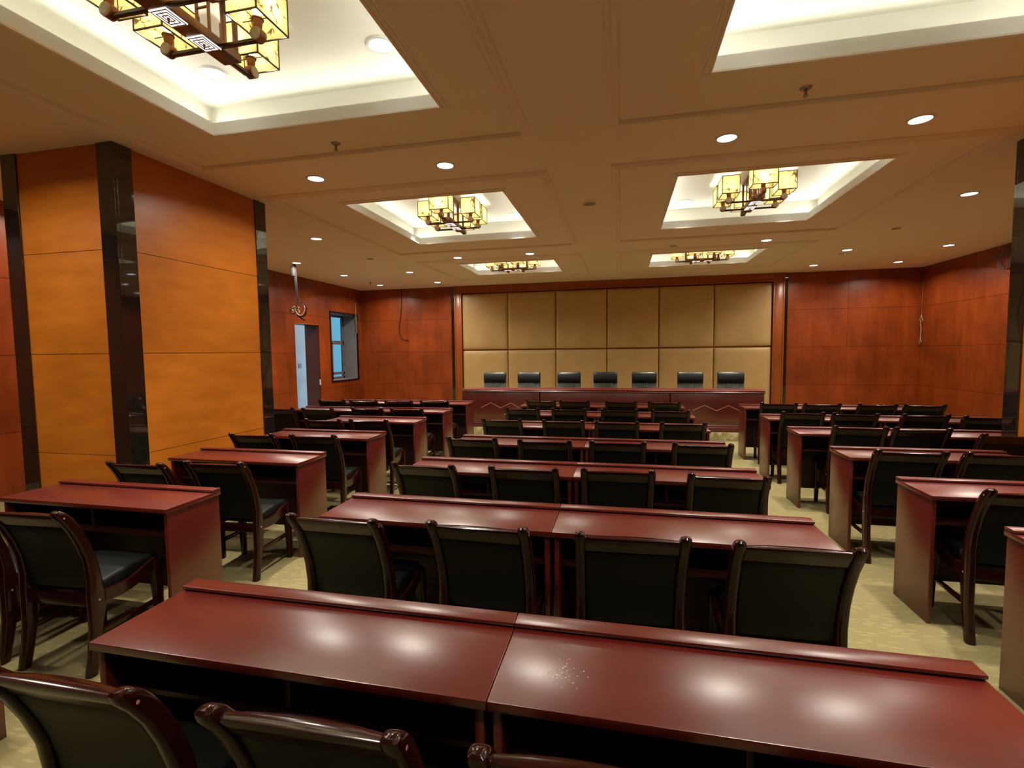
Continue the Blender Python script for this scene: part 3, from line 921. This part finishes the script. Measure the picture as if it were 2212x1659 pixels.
head_table(-3.10, -1.53, 'dark red head table section on the platform, doorway side end', (-2.80, -1.70), zz(-2.305))
head_table(-1.53, .865, 'wide middle dark red head table section on the platform', (-1.34, .70), zz(-.33))
head_table(.865, 2.445, 'dark red head table section on the platform, plain wall side end', (1.02, 2.27), zz(1.655))

# ------------------------------------------------------------------ executive chairs behind the head table
def make_exec():
    """origin on the platform under the seat centre, facing -y (towards the audience)"""
    root = thing('executive_chair', '', 'chair')
    z0 = .35; w = .49
    def slab(bm, zs, y_of, w_of, t_of):
        rings = []
        for z in zs:
            rings.append([(p[0], y_of(z) + p[1], z) for p in rrect(w_of(z), t_of(z), min(.035, t_of(z) * .45), 4)])
        loft(bm, rings)
    yo = lambda z: .22 + .10 * (z - .4)
    bm = NB(); slab(bm, [.42, .46, .55, .65, .74, .80, .83], yo, lambda z: w * (.94 if z < .45 else 1.0), lambda z: .10 if z < .8 else .085)
    obj('backrest', bm, M['exec_leather_lit'], root)
    bm = NB()
    for k in range(9):          # gathered pleats fanning below the headrest
        x = (k - 4) * .034
        tube(bm, [(x * .72, yo(.60) - .052, .60), (x * .9, yo(.72) - .054, .72), (x, yo(.81) - .050, .81)], .012, 6)
    obj('pleats', bm, M['exec_leather_lit'], root)
    bm = NB()
    def t2(z):
        u = (z - .925) / .115; return .05 + .10 * math.sqrt(max(0, 1 - u * u))
    zs = [.812, .82, .84, .87, .90, .93, .96, .99, 1.015, 1.03, 1.038]
    slab(bm, zs, lambda z: yo(z) - .012, lambda z: w * (1.0 - .0 * z) - (.03 if z > 1.02 else 0) - (.03 if z > 1.035 else 0), t2)
    obj('headrest', bm, M['exec_leather'], root)
    bm = NB(); box(bm, -.25, .25, -.27, .24, .33, .46, .045, 4); obj('seat', bm, M['exec_leather'], root)
    for s in (-1, 1):
        bm = NB()
        a, b = sorted((s * .255, s * .315)); box(bm, a, b, -.22, .20, .655, .70, .014, 3)
        c, d = sorted((s * .268, s * .302)); box(bm, c, d, -.20, -.15, .38, .655, .006); box(bm, c, d, .14, .19, .38, .655, .006); box(bm, c, d, -.20, .19, .36, .41, .006)
        obj('armrest', bm, M['mahogany'], root)
    bm = NB()
    cyl(bm, (0, 0, .06), (0, 0, .33), .028, .035, 14)
    for k in range(5):
        a = 2 * math.pi * k / 5 + .3
        cyl(bm, (0, 0, .085), (.27 * math.cos(a), .27 * math.sin(a), .06), .026, .016, 8)
    obj('base', bm, M['steel'], root)
    for k in range(5):
        a = 2 * math.pi * k / 5 + .3; p = Vector((.27 * math.cos(a), .27 * math.sin(a), .0)); d = Vector((-math.sin(a), math.cos(a), 0))
        bm = NB(); cyl(bm, p - d * .02 + Vector((0, 0, .027)), p + d * .02 + Vector((0, 0, .027)), .027, .027, 12); obj('caster', bm, M['black_metal'], root)
    return root
ex = make_exec()
EXL = ['nearest the doorway side', 'second from the doorway side', 'third from the doorway side', 'in the very middle of seven', 'third from the plain wall side', 'second from the plain wall side', 'nearest the plain wall side']
for i, (x, rz) in enumerate([(-2.685, 2), (-1.93, 2), (-1.076, 1), (-.327, 0), (.455, 0), (1.336, -2), (2.083, -4)]):
    lab = 'black executive chair behind the head table, ' + EXL[i]
    if i == 0:
        ex.location = (x, 10.12, .12); ex.rotation_euler = (0, 0, math.radians(rz)); ex['label'] = lab; ex['group'] = 'executive chairs on the platform'
    else:
        dup(ex, (x, 10.12, .12), math.radians(rz), lab, 'executive chairs on the platform')

# ------------------------------------------------------------------ small ceiling fittings
def make_sprinkler():
    root = thing('fire_sprinkler', '', 'sprinkler')
    bm = NB(); cyl(bm, (0, 0, -.012), (0, 0, 0), .030, .042, 20); obj('escutcheon', bm, M['brass'], root)
    bm = NB(); cyl(bm, (0, 0, -.055), (0, 0, -.01), .009, .012, 10); cyl(bm, (0, 0, -.06), (0, 0, -.056), .018, .018, 14); obj('nozzle', bm, M['brass'], root)
    return root
sp = make_sprinkler()
for i, (x, y, lab) in enumerate([(-2.39, 3.90, 'brown pendent fire sprinkler just beyond the nearest lit coffer, doorway side'), (1.237, 3.88, 'brown pendent fire sprinkler just beyond the nearest lit coffer, plain wall side'), (-6.227, 11.53, 'tiny fire sprinkler on the ceiling near the window')]):
    if i == 0:
        sp.location = (x, y, ZC); sp['label'] = lab
    else:
        dup(sp, (x, y, ZC), 0, lab)
def make_speaker():
    root = thing('ceiling_speaker', '', 'speaker')
    bm = NB(); cyl(bm, (0, 0, -.018), (0, 0, 0), .085, .105, 28); obj('rim', bm, M['paint'], root)
    bm = NB(); cyl(bm, (0, 0, -.0215), (0, 0, -.0182), .07, .078, 28); obj('grille', bm, M['brass'], root)
    return root
sk = make_speaker()
for i, (x, y, s, lab) in enumerate([(-.387, 6.16, 1, 'round brown ceiling speaker on centre strip between middle coffers'), (4.026, 8.615, .8, 'small round ceiling speaker over the aisle by the plain wall'), (.87, 9.0, .8, 'small round ceiling speaker before the far coffer, plain wall side'), (-4.647, 8.633, .8, 'small round ceiling speaker over the aisle by the doorway')]):
    o = sk if i == 0 else dup(sk, (x, y, ZC), 0)
    o.location = (x, y, ZC); o.scale = (s, s, s); o['label'] = lab
for x, y, lab in ((-4.71, 10.73, 'small white dome sensor beside a downlight, doorway side of room'), (4.09, 10.675, 'small white dome sensor beside a downlight, plain wall side of room')):
    bm = NB(); cyl(bm, (0, 0, -.012), (0, 0, 0), .052, .055, 24)
    bmesh.ops.create_uvsphere(bm, u_segments=20, v_segments=10, radius=.042, matrix=Matrix.Translation((0, 0, -.012)))
    tag(obj('motion_sensor', bm, M['white_plastic'], None, True, (x, y, ZC)), lab, 'sensor')

# ------------------------------------------------------------------ loose cables
random.seed(4)
root = thing('cable_bundle', 'bundle of grey and white cables hanging from ceiling near the doorway, ends coiled up', 'cable', (-6.415, 8.80, ZC))
bm = NB(); box(bm, -.035, .015, -.05, .05, -.235, -.035, .004); obj('junction_box', bm, M['grey_plastic'], root)
bm = NB()
for k in range(4):
    dx, dy = (k - 1.5) * .012, (k % 2) * .014
    tube(bm, [(dx, dy, 0), (dx + .02, dy, -.25), (dx * .8 + .03, dy, -.50), (dx * .6 + .05, dy, -.76), (.07 + dx * .3, dy, -.80)], .008, 6)
obj('hanging_strand', bm, M['cable_grey'], root)
def coil(cx, cz, rx, rz_, t0, t1, r, sw, m):
    bm = NB(); pts = []
    for q in range(25):
        t = math.radians(t0 + (t1 - t0) * q / 24)
        pts.append((cx + rx * math.cos(t), sw * math.sin(t * .5), cz + rz_ * math.sin(t)))
    tube(bm, pts, r, 6); obj('coil', bm, m, root)
coil(.13, -.90, .11, .15, 100, -220, .011, .03, M['cable_grey'])
coil(.12, -.90, .085, .12, 80, -200, .008, .05, M['cable_white'])
coil(.14, -.91, .10, .13, 60, -190, .006, -.04, M['cable_grey'])
coil(-.02, -.88, .09, .05, 0, 300, .009, .04, M['cable_white'])
coil(-.05, -.93, .06, .05, 40, 320, .008, -.03, M['cable_grey'])
coil(.0, -.95, .08, .06, -20, 180, .008, .02, M['cable_white'])
bm = NB(); tube(bm, [(.03, 0, -.86), (.0, .01, -.95), (.03, .01, -1.03), (.12, .0, -1.07), (.20, 0, -1.12)], .014, 6); obj('plug_lead', bm, M['cable_grey'], root)

bm = NB(); tube(bm, [(-6.05, YB - .012, ZC - .002), (-6.055, YB - .014, 3.05), (-6.10, YB - .016, 2.65), (-6.15, YB - .016, 2.35), (-6.16, YB - .016, 2.20), (-6.12, YB - .018, 2.06), (-6.03, YB - .018, 1.97), (-5.93, YB - .018, 1.955), (-5.87, YB - .018, 1.96)], .008, 6)
tag(obj('thin_cable', bm, M['cable_grey']), 'thin cable drooping down the veneer wall left of the stage frame, end curled', 'cable')
bm = NB(); tube(bm, [(XL + .012, 12.64, 3.02), (XL + .012, 12.645, 2.7), (XL + .03, 12.66, 2.4), (XL + .03, 12.64, 2.17)], .008, 6)
tag(obj('hanging_wire', bm, M['cable_white']), 'pale wire hanging beside the window frame', 'cable')
bm = NB()
tube(bm, [(XR - .02, 12.93, 3.1), (XR - .02, 12.93, 2.6), (XR - .02, 12.93, 2.32)], .0025, 5)
tube(bm, [(XR - .02, 12.93, 2.34), (XR - .02, 12.92, 2.28), (XR - .03, 12.86, 2.20), (XR - .03, 12.94, 2.14), (XR - .03, 12.90, 2.02), (XR - .03, 12.92, 1.80), (XR - .04, 12.86, 1.72), (XR - .04, 12.93, 1.66), (XR - .03, 12.96, 1.74), (XR - .03, 12.91, 1.82)], .007, 6)
tube(bm, [(XR - .02, 12.93, 2.34), (XR - .03, 12.97, 2.22), (XR - .03, 12.90, 2.15)], .006, 6)
tag(obj('knotted_cord', bm, M['cable_white']), 'pale knotted cord hanging in the far right wall corner', 'cord')
bm = NB()
tube(bm, [(XR - .03, 10.42, ZC - .002), (XR - .03, 10.41, 3.33)], .006, 6)
random.seed(8)
for k in range(7):
    pts = []; a0 = random.uniform(0, 6.28); ry = random.uniform(.09, .17); rz_ = random.uniform(.13, .22); cy = 10.44 + random.uniform(-.05, .05); cz = 3.16 + random.uniform(-.05, .05); ex_ = random.uniform(.7, 1.0)
    for q in range(25):
        t = 2 * math.pi * ex_ * q / 24 + a0
        pts.append((XR - .04 - .008 * k, cy + ry * math.cos(t), cz + rz_ * math.sin(t)))
    tube(bm, pts, .0045, 6)
tag(obj('wire_coil', bm, M['wire_grey']), 'coil of grey wire hung high on the plain wall beside dark mirror column', 'cable')

# chalky dust on the nearest desk
bm = NB(); random.seed(11)
for k in range(75):
    a = random.gauss(0, 1); b = random.gauss(0, 1)
    x = -.155 + a * .022; y = 1.235 + b * .028
    s = random.uniform(.0005, .0013)
    box(bm, x - s, x + s, y - s, y + s, .7601, .7601 + s)
tag(obj('dust_specks', bm, M['dust'], None, False), 'scatter of pale dust specks on the nearest desk top', 'dust', None, 'stuff')
